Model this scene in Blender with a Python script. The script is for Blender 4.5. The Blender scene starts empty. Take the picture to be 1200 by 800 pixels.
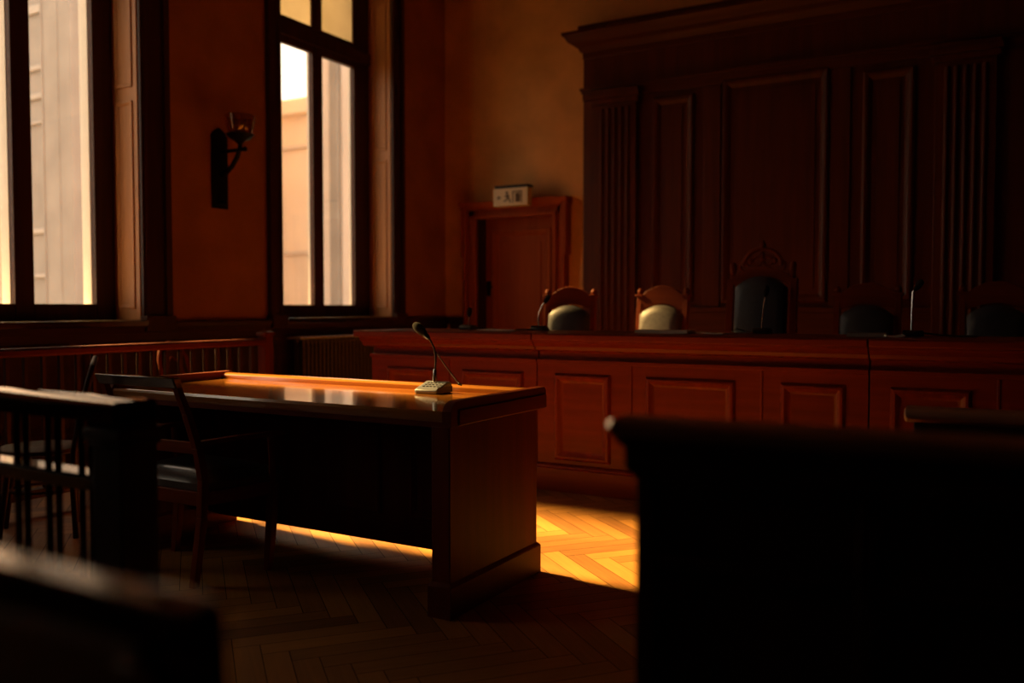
import bpy, math, random
from mathutils import Vector, Matrix
random.seed(7)
PI = math.pi
S = bpy.context.scene
COL = S.collection

# ------------------------------------------------------------------ materials
def _new(name):
    m = bpy.data.materials.new(name); m.use_nodes = True
    nt = m.node_tree; nt.nodes.clear()
    return m, nt, nt.nodes, nt.links

def wood(name, c0, c1, axis='z', rough=.38, coat=.25, scale=1.0, spec=.5):
    """varnished wood: stretched noise grain between two browns along one local axis"""
    m, nt, N, L = _new(name)
    out = N.new('ShaderNodeOutputMaterial'); b = N.new('ShaderNodeBsdfPrincipled')
    tc = N.new('ShaderNodeTexCoord'); mp = N.new('ShaderNodeMapping')
    st = {'x': (1.3, 22, 22), 'y': (22, 1.3, 22), 'z': (22, 22, 1.3)}[axis]
    mp.inputs['Scale'].default_value = [v*scale for v in st]
    n1 = N.new('ShaderNodeTexNoise'); n1.inputs['Scale'].default_value = 1.0; n1.inputs['Detail'].default_value = 6
    n1.inputs['Distortion'].default_value = .6
    n2 = N.new('ShaderNodeTexNoise'); n2.inputs['Scale'].default_value = .35; n2.inputs['Detail'].default_value = 2
    mx = N.new('ShaderNodeMath'); mx.operation = 'ADD'
    ml = N.new('ShaderNodeMath'); ml.operation = 'MULTIPLY'; ml.inputs[1].default_value = .5
    cr = N.new('ShaderNodeValToRGB')
    cr.color_ramp.elements[0].position = .32; cr.color_ramp.elements[0].color = (*c0, 1)
    cr.color_ramp.elements[1].position = .70; cr.color_ramp.elements[1].color = (*c1, 1)
    L.new(tc.outputs['Object'], mp.inputs[0]); L.new(mp.outputs[0], n1.inputs['Vector']); L.new(mp.outputs[0], n2.inputs['Vector'])
    L.new(n1.outputs[0], mx.inputs[0]); L.new(n2.outputs[0], mx.inputs[1]); L.new(mx.outputs[0], ml.inputs[0])
    L.new(ml.outputs[0], cr.inputs[0]); L.new(cr.outputs[0], b.inputs['Base Color'])
    mr = N.new('ShaderNodeMapRange'); mr.inputs['To Min'].default_value = rough-.05; mr.inputs['To Max'].default_value = rough+.08
    L.new(n1.outputs[0], mr.inputs[0]); L.new(mr.outputs[0], b.inputs['Roughness'])
    b.inputs['Coat Weight'].default_value = coat; b.inputs['Coat Roughness'].default_value = .16
    b.inputs['Specular IOR Level'].default_value = spec
    bp = N.new('ShaderNodeBump'); bp.inputs['Strength'].default_value = .06; bp.inputs['Distance'].default_value = .002
    L.new(n1.outputs[0], bp.inputs['Height']); L.new(bp.outputs[0], b.inputs['Normal'])
    L.new(b.outputs[0], out.inputs[0])
    return m

def plain(name, c, rough=.6, var=.12, scale=6, metal=0, bump=.1, spec=.5, coat=0, dist=.004):
    m, nt, N, L = _new(name)
    out = N.new('ShaderNodeOutputMaterial'); b = N.new('ShaderNodeBsdfPrincipled')
    tc = N.new('ShaderNodeTexCoord'); n = N.new('ShaderNodeTexNoise')
    n.inputs['Scale'].default_value = scale; n.inputs['Detail'].default_value = 5
    cr = N.new('ShaderNodeValToRGB')
    cr.color_ramp.elements[0].position = .3; cr.color_ramp.elements[0].color = (*[v*(1-var) for v in c], 1)
    cr.color_ramp.elements[1].position = .7; cr.color_ramp.elements[1].color = (*[min(1, v*(1+var)) for v in c], 1)
    L.new(tc.outputs['Object'], n.inputs['Vector']); L.new(n.outputs[0], cr.inputs[0]); L.new(cr.outputs[0], b.inputs['Base Color'])
    b.inputs['Roughness'].default_value = rough; b.inputs['Metallic'].default_value = metal
    b.inputs['Specular IOR Level'].default_value = spec; b.inputs['Coat Weight'].default_value = coat
    if bump:
        bp = N.new('ShaderNodeBump'); bp.inputs['Strength'].default_value = bump; bp.inputs['Distance'].default_value = dist
        L.new(n.outputs[0], bp.inputs['Height']); L.new(bp.outputs[0], b.inputs['Normal'])
    L.new(b.outputs[0], out.inputs[0])
    return m

def parquet_mat():
    m, nt, N, L = _new('parquet')
    out = N.new('ShaderNodeOutputMaterial'); b = N.new('ShaderNodeBsdfPrincipled')
    at = N.new('ShaderNodeAttribute'); at.attribute_name = 'tone'
    uv = N.new('ShaderNodeUVMap'); uv.uv_map = 'grain'
    mp = N.new('ShaderNodeMapping'); mp.inputs['Scale'].default_value = (4, 60, 1)
    n = N.new('ShaderNodeTexNoise'); n.inputs['Scale'].default_value = 1; n.inputs['Detail'].default_value = 5; n.inputs['Distortion'].default_value = .5
    ad = N.new('ShaderNodeMath'); ad.operation = 'MULTIPLY_ADD'; ad.inputs[1].default_value = .45
    cr = N.new('ShaderNodeValToRGB')
    cr.color_ramp.elements[0].position = .22; cr.color_ramp.elements[0].color = (.19, .070, .012, 1)
    cr.color_ramp.elements[1].position = 1.0; cr.color_ramp.elements[1].color = (.60, .275, .05, 1)
    L.new(uv.outputs[0], mp.inputs[0]); L.new(mp.outputs[0], n.inputs['Vector'])
    L.new(n.outputs[0], ad.inputs[0]); L.new(at.outputs['Fac'], ad.inputs[2]); L.new(ad.outputs[0], cr.inputs[0])
    L.new(cr.outputs[0], b.inputs['Base Color'])
    b.inputs['Roughness'].default_value = .48; b.inputs['Specular IOR Level'].default_value = .7; b.inputs['Coat Weight'].default_value = .25; b.inputs['Coat Roughness'].default_value = .4
    bp = N.new('ShaderNodeBump'); bp.inputs['Strength'].default_value = .12; bp.inputs['Distance'].default_value = .002
    L.new(n.outputs[0], bp.inputs['Height']); L.new(bp.outputs[0], b.inputs['Normal'])
    L.new(b.outputs[0], out.inputs[0])
    return m

def glass_mat(name, tint=(1, 1, 1), fac=.06, frost=None):
    m, nt, N, L = _new(name)
    out = N.new('ShaderNodeOutputMaterial'); mix = N.new('ShaderNodeMixShader')
    gl = N.new('ShaderNodeBsdfGlossy'); gl.inputs['Roughness'].default_value = .03
    if frost:
        tl = N.new('ShaderNodeBsdfTranslucent'); tl.inputs[0].default_value = (*frost, 1)
        df = N.new('ShaderNodeBsdfDiffuse'); df.inputs[0].default_value = (*frost, 1)
        tc = N.new('ShaderNodeTexCoord'); n = N.new('ShaderNodeTexNoise'); n.inputs['Scale'].default_value = 3
        L.new(tc.outputs['Object'], n.inputs['Vector'])
        cr = N.new('ShaderNodeValToRGB')
        cr.color_ramp.elements[0].color = (*[v*.7 for v in frost], 1); cr.color_ramp.elements[1].color = (*frost, 1)
        L.new(n.outputs[0], cr.inputs[0]); L.new(cr.outputs[0], tl.inputs[0])
        mix.inputs[0].default_value = .35
        L.new(tl.outputs[0], mix.inputs[1]); L.new(df.outputs[0], mix.inputs[2])
    else:
        tr = N.new('ShaderNodeBsdfTransparent'); tr.inputs[0].default_value = (*tint, 1)
        mix.inputs[0].default_value = fac
        L.new(tr.outputs[0], mix.inputs[1]); L.new(gl.outputs[0], mix.inputs[2])
    L.new(mix.outputs[0], out.inputs[0])
    return m

M = {}
for ax in 'xyz':
    M['bench_'+ax] = wood('mahogany_'+ax, (.145, .016, .0014), (.26, .032, .003), ax, .45, .12, 1, .3)
    M['dark_'+ax] = wood('dark_oak_'+ax, (.035, .010, .004), (.075, .023, .009), ax, .5, .05, 1, .25)
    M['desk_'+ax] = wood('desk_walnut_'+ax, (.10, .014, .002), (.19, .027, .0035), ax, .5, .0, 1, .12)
    M['panel_'+ax] = wood('panelling_oak_'+ax, (.07, .014, .0035), (.125, .027, .006), ax, .42, .08, 1, .22)
    M['chair_'+ax] = wood('chair_cherry_'+ax, (.14, .020, .0025), (.26, .046, .005), ax, .5, .0, 1, .1)
    M['black_'+ax] = wood('ebonised_wood_'+ax, (.016, .005, .002), (.032, .011, .005), ax, .16, .7)
    M['door_'+ax] = wood('door_wood_'+ax, (.30, .056, .009), (.42, .088, .014), ax, .6, .0, 1, .15)
M['dais'] = wood('dais_boards', (.26, .11, .028), (.42, .19, .05), 'x', .5, .1)
M['rail_gloss'] = wood('lacquered_rail', (.016, .005, .002), (.032, .011, .005), 'x', .12, 1.0, 1, .6)
for _n in M['rail_gloss'].node_tree.nodes:
    if _n.type == 'BSDF_PRINCIPLED': _n.inputs['Coat Roughness'].default_value = .05
    if _n.type == 'BUMP': _n.inputs['Strength'].default_value = .015
M['cap_x'] = wood('sheen_cap_wood', (.24, .085, .034), (.36, .14, .06), 'x', .5, .1)  # brown lightened to stand for the sheen along the cap rails
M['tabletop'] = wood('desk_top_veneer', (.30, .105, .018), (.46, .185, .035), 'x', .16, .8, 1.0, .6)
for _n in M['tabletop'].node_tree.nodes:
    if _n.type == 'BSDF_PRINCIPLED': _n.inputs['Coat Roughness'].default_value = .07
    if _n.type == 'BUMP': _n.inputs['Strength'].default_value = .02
M['shutter'] = wood('shutter_wood', (.42, .17, .05), (.56, .25, .08), 'z', .5, .05)
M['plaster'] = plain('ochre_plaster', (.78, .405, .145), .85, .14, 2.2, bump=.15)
M['shaded_plaster'] = plain('shaded_left_plaster', (.42, .155, .040), .88, .14, 2.2, bump=.15)  # darker, redder plaster stands for the dimmer light on the left wall
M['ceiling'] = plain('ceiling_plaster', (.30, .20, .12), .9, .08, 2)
M['leather'] = plain('black_leather', (.024, .026, .038), .5, .25, 45, bump=.25, spec=.6, dist=.003)
M['seat_leather'] = plain('glossy_black_leather', (.03, .03, .032), .30, .25, 45, bump=.2, spec=1.0, coat=.3)
M['sunlit_leather'] = plain('sunlit_back_leather', (.13, .115, .11), .5, .2, 40, bump=.2, spec=.5, dist=.003)  # paler copy of the back leather, sunlight put into its colour
M['iron'] = plain('black_iron', (.012, .011, .010), .45, .2, 20, metal=.6)
M['plastic'] = plain('black_plastic', (.015, .014, .014), .35, .1, 30, bump=.05)
M['mic_grey'] = plain('grey_microphone_shell', (.15, .165, .21), .4, .12, 60, metal=0, bump=.05)
M['chrome'] = plain('chromed_steel', (.62, .60, .57), .2, .05, 30, metal=1, bump=0)
M['foam'] = plain('black_foam', (.018, .016, .014), .95, .4, 120, bump=.6)
M['brass'] = plain('dull_brass', (.40, .24, .08), .35, .1, 30, metal=1, bump=0)
M['paper'] = plain('white_paper', (.85, .82, .76), .8, .06, 8, bump=0)
M['folder'] = plain('grey_folder', (.26, .24, .23), .6, .1, 12, bump=0)
M['sign_white'] = plain('sign_plastic', (.78, .66, .46), .5, .05, 5, bump=0)
M['sign_dark'] = plain('sign_ink', (.10, .06, .035), .7, .1, 20, bump=0)
M['radiator'] = plain('grey_enamel', (.10, .075, .06), .45, .25, 30, bump=.1)
M['stone'] = plain('pale_stone', (.64, .56, .49), .9, .08, 1.2, bump=.1)
M['stone_grey'] = plain('grey_stone', (.325, .305, .285), .9, .12, 1.5, bump=.15)
M['stone_dark'] = plain('dark_stone', (.27, .24, .21), .9, .12, 1.5, bump=.1)
M['stone_mid'] = plain('light_grey_stone', (.45, .42, .39), .9, .1, 2, bump=.1)
M['speckled'] = plain('speckled_stone', (.55, .50, .47), .4, .55, 60, bump=.05)
M['white_paint'] = plain('white_paint', (.9, .84, .76), .6, .04, 5, bump=0)
M['stone_peach'] = plain('peach_render', (.82, .70, .58), .9, .05, 1.0, bump=.05)
M['paving'] = plain('courtyard_paving', (.13, .115, .10), .9, .1, .8, bump=0)
M['dark_glass'] = plain('reflecting_window_glass', (.32, .28, .25), .15, .1, 2, bump=0)
M['glass'] = glass_mat('window_glass')
M['frosted'] = glass_mat('frosted_glass', frost=(.46, .42, .38))
M['cup_glass'] = glass_mat('cup_glass', (.85, .72, .55), .14)
M['parquet'] = parquet_mat()
M['gap'] = plain('parquet_joint', (.02, .009, .004), .8, .1, 5, bump=0)

# ------------------------------------------------------------------ mesh building
class MB:
    def __init__(s): s.v = []; s.f = []
    def add(s, vs, fs):
        o = len(s.v); s.v += [tuple(p) for p in vs]; s.f += [tuple(i+o for i in f) for f in fs]; return s
    def box(s, x0, x1, y0, y1, z0, z1):
        return s.add([(x0,y0,z0),(x1,y0,z0),(x1,y1,z0),(x0,y1,z0),(x0,y0,z1),(x1,y0,z1),(x1,y1,z1),(x0,y1,z1)],
                     [(0,3,2,1),(4,5,6,7),(0,1,5,4),(1,2,6,5),(2,3,7,6),(3,0,4,7)])
    def hull(s, a, b):
        """loft between two equal rings with capped ends"""
        n = len(a)
        fs = [(i, (i+1) % n, n+(i+1) % n, n+i) for i in range(n)]
        fs += [tuple(range(n-1, -1, -1)), tuple(range(n, 2*n))]
        return s.add(list(a)+list(b), fs)
    def prism(s, poly, axis, a0, a1):
        """closed 2-D outline run along an axis; poly given in the other two axes in x,y,z order"""
        def P(u, v, a): return {'x': (a,u,v), 'y': (u,a,v), 'z': (u,v,a)}[axis]
        return s.hull([P(u,v,a0) for u,v in poly], [P(u,v,a1) for u,v in poly])
    def bar(s, p, q, w, d, up=(0,0,1)):
        """square bar from p to q, w across, d along the 'up' side"""
        p, q = Vector(p), Vector(q); t = (q-p).normalized(); u = Vector(up)
        if abs(t.dot(u)) > .95: u = Vector((0,1,0))
        a = t.cross(u).normalized()*w/2; b = t.cross(a).normalized()*d/2
        return s.hull([p-a-b, p+a-b, p+a+b, p-a+b], [q-a-b, q+a-b, q+a+b, q-a+b])
    def tube(s, pts, r, n=10):
        pts = [Vector(p) for p in pts]; rs = r if isinstance(r, (list, tuple)) else [r]*len(pts)
        rings = []; ref = None
        for i, p in enumerate(pts):
            t = (pts[min(i+1, len(pts)-1)]-pts[max(i-1, 0)]).normalized()
            if ref is None:
                ref = Vector((0,0,1)) if abs(t.z) < .9 else Vector((1,0,0))
            a = (ref - t*ref.dot(t)).normalized(); ref = a; b = t.cross(a)
            rings.append([p+(a*math.cos(2*PI*k/n)+b*math.sin(2*PI*k/n))*rs[i] for k in range(n)])
        vs = [v for ring in rings for v in ring]; fs = []
        for i in range(len(pts)-1):
            for k in range(n): fs.append((i*n+k, i*n+(k+1) % n, (i+1)*n+(k+1) % n, (i+1)*n+k))
        fs += [tuple(range(n-1, -1, -1)), tuple(range((len(pts)-1)*n, len(pts)*n))]
        return s.add(vs, fs)
    def lathe(s, prof, c=(0,0,0), n=20, cap=True):
        c = Vector(c); vs = []; fs = []
        for r, z in prof:
            for k in range(n): vs.append(c+Vector((r*math.cos(2*PI*k/n), r*math.sin(2*PI*k/n), z)))
        for i in range(len(prof)-1):
            for k in range(n): fs.append((i*n+k, i*n+(k+1) % n, (i+1)*n+(k+1) % n, (i+1)*n+k))
        if cap: fs += [tuple(range(n-1, -1, -1)), tuple(range((len(prof)-1)*n, len(prof)*n))]
        return s.add(vs, fs)
    def ball(s, c, r, sx=1, sy=1, sz=1, n=14):
        prof = [(max(.001, r*math.sin(PI*i/8)), -r*math.cos(PI*i/8)) for i in range(9)]
        o = len(s.v); s.lathe(prof, (0,0,0), n)
        for i in range(o, len(s.v)):
            x, y, z = s.v[i]; s.v[i] = (x*sx+c[0], y*sy+c[1], z*sz+c[2])
        return s
    def mould(s, u0, u1, z0, z1, y, prof, face='y-'):
        """mitred rectangular moulding on a wall; prof = (inset, out) pairs from the outer edge inwards"""
        rings = []
        for ins, out in prof:
            rings.append([(u0+ins, z0+ins, out), (u1-ins, z0+ins, out), (u1-ins, z1-ins, out), (u0+ins, z1-ins, out)])
        def P(u, z, o):
            return {'y-': (u, y-o, z), 'y+': (u, y+o, z), 'x+': (y+o, u, z), 'x-': (y-o, u, z)}[face]
        vs = [P(*p) for r in rings for p in r]; fs = []
        for i in range(len(rings)-1):
            for k in range(4): fs.append((i*4+k, i*4+(k+1) % 4, (i+1)*4+(k+1) % 4, (i+1)*4+k))
        return s.add(vs, fs)
    def arch_plate(s, outer, inner, y0, y1):
        """plate between two curves of equal point count in XZ, y0..y1 thick"""
        n = len(outer)
        vs = [(x,y0,z) for x,z in outer]+[(x,y0,z) for x,z in inner]+[(x,y1,z) for x,z in outer]+[(x,y1,z) for x,z in inner]
        fs = []
        for i in range(n-1):
            fs += [(i, n+i, n+i+1, i+1), (2*n+i, 2*n+i+1, 3*n+i+1, 3*n+i), (i, i+1, 2*n+i+1, 2*n+i), (n+i, 3*n+i, 3*n+i+1, n+i+1)]
        fs += [(0, 2*n, 3*n, n), (n-1, 2*n-1, 4*n-1, 3*n-1)]
        return s.add(vs, fs)
    def build(s, name, mat, parent=None, bevel=0, smooth=True, seg=2):
        me = bpy.data.meshes.new(name); me.from_pydata(s.v, [], s.f)
        import bmesh
        bm = bmesh.new(); bm.from_mesh(me); bmesh.ops.recalc_face_normals(bm, faces=bm.faces); bm.to_mesh(me); bm.free()
        me.materials.append(mat)
        if smooth:
            me.polygons.foreach_set('use_smooth', [True]*len(me.polygons)); me.set_sharp_from_angle(angle=math.radians(38))
        o = bpy.data.objects.new(name, me); COL.objects.link(o)
        if bevel:
            bv = o.modifiers.new('edge', 'BEVEL'); bv.width = bevel; bv.segments = seg; bv.limit_method = 'ANGLE'; bv.angle_limit = math.radians(50)
            bv.harden_normals = False
        if parent: o.parent = parent
        return o

def thing(name, loc, label=None, cat=None, group=None, rz=0):
    o = bpy.data.objects.new(name, None); COL.objects.link(o); o.location = loc; o.rotation_euler = (0,0,rz)
    o.empty_display_size = .1
    if label: o['label'] = label
    if cat: o['category'] = cat
    if group: o['group'] = group
    return o
def tag(o, label, cat, group=None):
    o['label'] = label; o['category'] = cat
    if group: o['group'] = group
    return o
def struct(o): o['kind'] = 'structure'; return o
def copy_tree(o, parent=None):
    c = o.copy(); COL.objects.link(c)
    if parent: c.parent = parent
    for ch in list(o.children): copy_tree(ch, c)
    return c
def arc(cx, cz, rx, rz, a0, a1, n): 
    return [(cx+rx*math.cos(math.radians(a0+(a1-a0)*i/n)), cz+rz*math.sin(math.radians(a0+(a1-a0)*i/n))) for i in range(n+1)]

# ------------------------------------------------------------------ room
XL, YB, ZC = -6.33, 9.3, 6.2          # left wall plane, back wall plane, ceiling
XR, YF = 5.2, -4.0
# floor: herringbone blocks at 45 degrees
def build_floor():
    W, Ln, g = .092, .552, .0016
    verts, faces, tone, uvs = [], [], [], []
    verts += [(-7,YF-.2,-.006),(XR+.2,YF-.2,-.006),(XR+.2,YB+.2,-.006),(-7,YB+.2,-.006)]; faces.append((0,1,2,3)); tone.append(-1); uvs += [(0,0)]*4
    k = int(Ln/W+.5); ca = math.cos(math.radians(-40)); sa = math.sin(math.radians(-40)); ox, oy = -1.72, 2.2
    def put(a0, a1, b0, b1, along):
        pts = [(a0+g,b0+g),(a1-g,b0+g),(a1-g,b1-g),(a0+g,b1-g)]
        w = [(ox+a*ca-b*sa, oy+a*sa+b*ca) for a, b in pts]
        if max(p[0] for p in w) < -6.6 or min(p[0] for p in w) > XR or max(p[1] for p in w) < YF or min(p[1] for p in w) > 5.6: return
        o = len(verts); verts.extend([(x,y,0) for x,y in w]); faces.append((o,o+1,o+2,o+3)); tone.append(random.uniform(.05,.55))
        du, dv = random.uniform(0,50), random.uniform(0,50)
        for a, b in pts: uvs.append((a+du, b+dv) if along == 'a' else (b+du, a+dv))
    R = 110
    for i in range(-R, R):
        for j in range(-26, 26):
            # classic herringbone lattice: pairs shift by one width per row
            a = i*W + j*2*Ln/2*1.0*2*0 ; 
            x0 = i*W + j*2*Ln; y0 = i*W
            put(x0, x0+Ln, y0, y0+W, 'a')
            put(x0+Ln, x0+Ln+W, y0-Ln+W, y0+W, 'b')
    me = bpy.data.meshes.new('floor'); me.from_pydata(verts, [], faces)
    at = me.attributes.new('tone', 'FLOAT', 'FACE'); at.data.foreach_set('value', tone)
    uv = me.uv_layers.new(name='grain')
    for i, c in enumerate(uvs): uv.data[i].uv = c
    me.materials.append(M['parquet']); me.materials.append(M['gap']); me.polygons[0].material_index = 1
    o = bpy.data.objects.new('floor', me); COL.objects.link(o); return struct(o)
build_floor()
struct(MB().box(XL, XR, 5.45, YB, 0, .2).build('floor_dais', M['dais'], bevel=.01))
struct(MB().box(-6.9, XR+.2, YF-.2, YB+.2, ZC, ZC+.2).build('ceiling', M['ceiling']))

WIN = [(4.0, 3.19, 4.80), (7.31, 6.40, 8.19), (.69, -.12, 1.50)]    # centre, opening start, opening end
ZS, ZT = 1.09, 5.15                              # sill ledge, window head
b = MB(); XO = -6.74
ys = [YF-.2]
for c, a0, a1 in sorted(WIN):
    b.box(XO, XL, ys[-1], a0, 0, ZC); b.box(XO, XL, a0, a1, 0, ZS); b.box(XO, XL, a0, a1, ZT, ZC); ys.append(a1)
b.box(XO, XL, ys[-1], YB+.2, 0, ZC)
struct(b.build('wall_left', M['shaded_plaster']))
struct(MB().box(XL, -5.80, YB, YB+.2, 0, ZC).box(-4.74, XR+.2, YB, YB+.2, 0, ZC).box(-5.80, -4.74, YB, YB+.2, 2.32, ZC).box(-5.80, -4.74, YB, YB+.2, 0, .2).build('wall_back', M['plaster']))
struct(MB().box(XR, XR+.2, YF-.2, YB, 0, ZC).build('wall_right', M['dark_z']))
struct(MB().box(XL, XR, YF-.2, YF, 0, ZC).build('wall_front', M['dark_z']))

# dado panelling: left wall
def dado_left():
    b = MB(); y0, y1 = YF, YB
    b.box(XL, XL+.03, y0, y1, 0, 1.0)
    b.box(XL, XL+.05, y0, y1, 0, .18)
    b.prism([(XL,.985),(XL+.045,.985),(XL+.06,1.02),(XL+.075,1.05),(XL+.075,1.075),(XL,1.085)], 'y', y0, y1)
    y = y0+.1
    while y < y1-.5:
        b.mould(y, y+.62, .26, .92, XL+.03, [(0,0),(0,.018),(.02,.024),(.05,.006),(.055,0)], 'x+'); y += .74
    return struct(b.build('trim_1', M['dark_y'], bevel=.003))
dado_left()
def dado_back():
    b = MB()
    for x0, x1 in ((XL+.08, -5.99), (-4.55, -4.31)):
        b.box(x0, x1, YB-.03, YB, .2, 1.0)
        b.prism([(YB,.985),(YB-.045,.985),(YB-.06,1.02),(YB-.075,1.05),(YB-.075,1.075),(YB,1.085)], 'x', x0, x1)
    return struct(b.build('trim_2', M['dark_x'], bevel=.003))
dado_back()

# windows
def window(i, c, a0, a1, tw_near, tw_far):
    w = thing('window_%d' % i, (0,0,0)); struct(w)
    XG = -6.68
    x0, x1 = XG-.03, XG+.03
    yl0, yl1, yr0, yr1 = c-.615, c-.075, c+.078, c+.61
    f = MB()
    f.box(x0, x1, a0, yl0, ZS, ZT); f.box(x0, x1, yr1, a1, ZS, ZT); f.box(x0, x1, yl1, yr0, ZS, ZT)
    for q0, q1 in ((yl0, yl1), (yr0, yr1)):
        f.box(x0, x1, q0, q1, ZS, 1.228); f.box(x0, x1, q0, q1, 3.955, 4.235); f.box(x0, x1, q0, q1, ZT-.12, ZT)
    f.box(x1, x1+.03, a0+.001, a1-.001, 4.03, 4.16)
    f.build('window_frame', M['dark_z'], w, bevel=.006)
    for q0, q1 in ((yl0, yl1), (yr0, yr1)):
        p = MB().box(XG-.003, XG+.003, q0, q1, 1.228, 3.955).build('pane', M['glass'], w)
        p2 = MB().box(XG-.004, XG+.004, q0, q1, 4.235, ZT-.12).build('pane', M['frosted'], w); p2['label'] = 'frosted upper pane'
    op = MB()
    for q0, q1 in ((yl0, yl1), (yr0, yr1)):
        op.box(x0-(.03 if i == 2 else .11), x0-.001, q1-.004, q1+.05, 1.2, ZT); op.box(x0-.11, x0-.001, q0-.05, q0+.004, 1.2, ZT)
    o_ = op.build('outer_frame', M['white_paint'], w); o_['label'] = 'pale outer face of the window frame'
    MB().box(x1, XL+.10, a0, a1, ZS-.05, ZS+.004).build('window_sill', M['black_y'], w, bevel=.008)
    so = MB().box(-7.12, x0-.002, a0-.1, a1+.1, ZS+.02, ZS+.13).build('outer_sill', M['stone'], w, bevel=.01); so['label'] = 'pale stone ledge outside the panes'
    # panelled reveals both sides
    for y, sgn, fc in ((a1, -1, 'y-'), (a0, 1, 'y+')):
        r = MB(); r.box(x1+.002, XL-.001, min(y, y+sgn*.014), max(y, y+sgn*.014), ZS+.004, ZT)
        for z0, z1 in ((1.19, 2.915), (3.03, 4.75)):
            r.mould(x1+.05, XL-.055, z0, z1, y+sgn*.014, [(0,0),(0,.012),(.012,.014),(.03,.004),(.034,0)], fc)
        r.build('reveal_panel', M['shutter'], w, bevel=.002)
    # architrave
    t = MB()
    for q0, q1, s in ((a1-.004, a1+tw_far, 1), (a0-tw_near, a0+.004, -1)):
        t.box(XL, XL+.035, q0, q1, ZS, ZT+.2)
        m0 = q1-.06 if s > 0 else q0; t.box(XL+.035, XL+.06, m0, m0+.06, ZS, ZT+.2)
        m1 = q0+.02 if s > 0 else q1-.05; t.box(XL+.035, XL+.045, m1, m1+.03, ZS, ZT+.2)
        t.box(XL, XL+.085, q0-.01, q1+.01, ZS-.09, ZS+.04)
    t.box(XL, XL+.06, a0, a1, ZT-.004, ZT+.2)
    t.build('architrave', M['dark_z'], w, bevel=.004)
window(1, *WIN[0], .24, .27)
window(2, *WIN[1], .18, .19)
window(3, *WIN[2], .24, .24)

# door in the back wall
def door():
    d = thing('door_1', (-5.27, YB, .2)); struct(d)
    # local: x about centre, y toward room negative, z from dais
    f = MB()
    for s in (-1, 1):
        f.box(min(s*.57,s*.66), max(s*.57,s*.66), -.075, 0, 0, 2.25)
        f.box(min(s*.66,s*.70), max(s*.66,s*.70), -.14, 0, 0, 2.05 if s < 0 else 2.05)
        f.box(min(s*.53,s*.575), max(s*.53,s*.575), -.11, 0, 0, 2.12)
        f.box(min(s*.655,s*.725), max(s*.655,s*.725), -.15, 0, 1.62, 2.29)     # shouldered ears
    f.box(-.655, .655, -.075, 0, 2.12, 2.22); f.box(-.575, .575, -.11, 0, 2.09, 2.135)
    f.prism([(0,2.2),(-.13,2.2),(-.15,2.23),(-.18,2.26),(-.19,2.29),(0,2.30)], 'x', -.74, .74)
    f.build('door_frame', M['door_z'], d, bevel=.004)
    MB().box(-.529, -.515, -.08, .195, 0, 2.119).box(.515, .529, -.08, .195, 0, 2.119).box(-.515, .515, -.08, .195, 2.105, 2.119).build('door_lining', M['dark_z'], d)  # dark oak here puts the shade of the jamb into the colour
    l = MB(); l.box(-.515, .515, .125, .16, .0, 2.105)
    l.box(-.515, -.39, .105, .125, .0, 2.105); l.box(.38, .515, .105, .125, 0, 2.105); l.box(-.39, .38, .105, .125, 0, .2); l.box(-.39, .38, .105, .125, 1.93, 2.105)
    l.mould(-.39, .38, .2, 1.93, .125, [(-.03,.02),(-.03,.040),(-.01,.046),(.02,.030),(.04,.006),(.05,0)])
    l.box(-.27, .26, .112, .125, .33, 1.80)
    lf = l.build('door_leaf', M['door_z'], d, bevel=.003)
    h = MB(); h.box(-.50, -.44, .095, .105, 1.14, 1.33); h.tube([(-.47,.10,1.26),(-.47,.04,1.26),(-.46,.025,1.26),(-.37,.02,1.255)], .014, 8)
    h.build('door_handle', M['iron'], lf, bevel=.002)
door()

# ------------------------------------------------------------------ exit sign
def exit_sign():
    s = thing('exit_sign', (-5.20, 9.05, 2.38), 'small boxy exit sign with running figure pictogram above the panelled door', 'exit sign')
    MB().box(-.235, .235, -.05, .06, .02, .23).build('box', M['sign_white'], s, bevel=.006)
    MB().box(-.21, .245, -.06, .07, .232, .262).build('hood', M['iron'], s, bevel=.004)
    for x in (-.14, .14): MB().box(x-.02, x+.02, .06, .25, .08, .14).build('bracket', M['iron'], s)
    p = MB(); y0, y1 = -.053, -.049
    def bar(a, b_, w): p.bar((a[0],-.051,a[1]), (b_[0],-.051,b_[1]), w, .004, (0,1,0))
    # running figure
    p.prism([(x, z) for x, z in arc(-.045,.175,.017,.017,0,330,11)], 'y', y0, y1)
    bar((-.045,.155),(-.03,.11),.03); bar((-.03,.11),(.0,.085),.018); bar((0,.085),(-.005,.055),.016); bar((-.035,.105),(-.065,.08),.018); bar((-.065,.08),(-.09,.08),.014)
    bar((-.04,.15),(-.01,.13),.013); bar((-.045,.15),(-.075,.125),.013)
    p.build('running_figure', M['sign_dark'], s, smooth=False); p = MB()
    # doorway
    p.box(.03, .16, y0, y1, .175, .19); p.box(.03, .045, y0, y1, .05, .19); p.box(.145, .16, y0, y1, .05, .19); p.box(.07, .135, y0, y1, .06, .165)
    p.build('doorway_mark', M['sign_dark'], s, smooth=False); p = MB()
    # arrow
    bar((-.17,.12),(-.125,.12),.012); bar((-.175,.12),(-.15,.14),.012); bar((-.175,.12),(-.15,.10),.012)
    p.build('arrow_mark', M['sign_dark'], s, smooth=False)
exit_sign()

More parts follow.
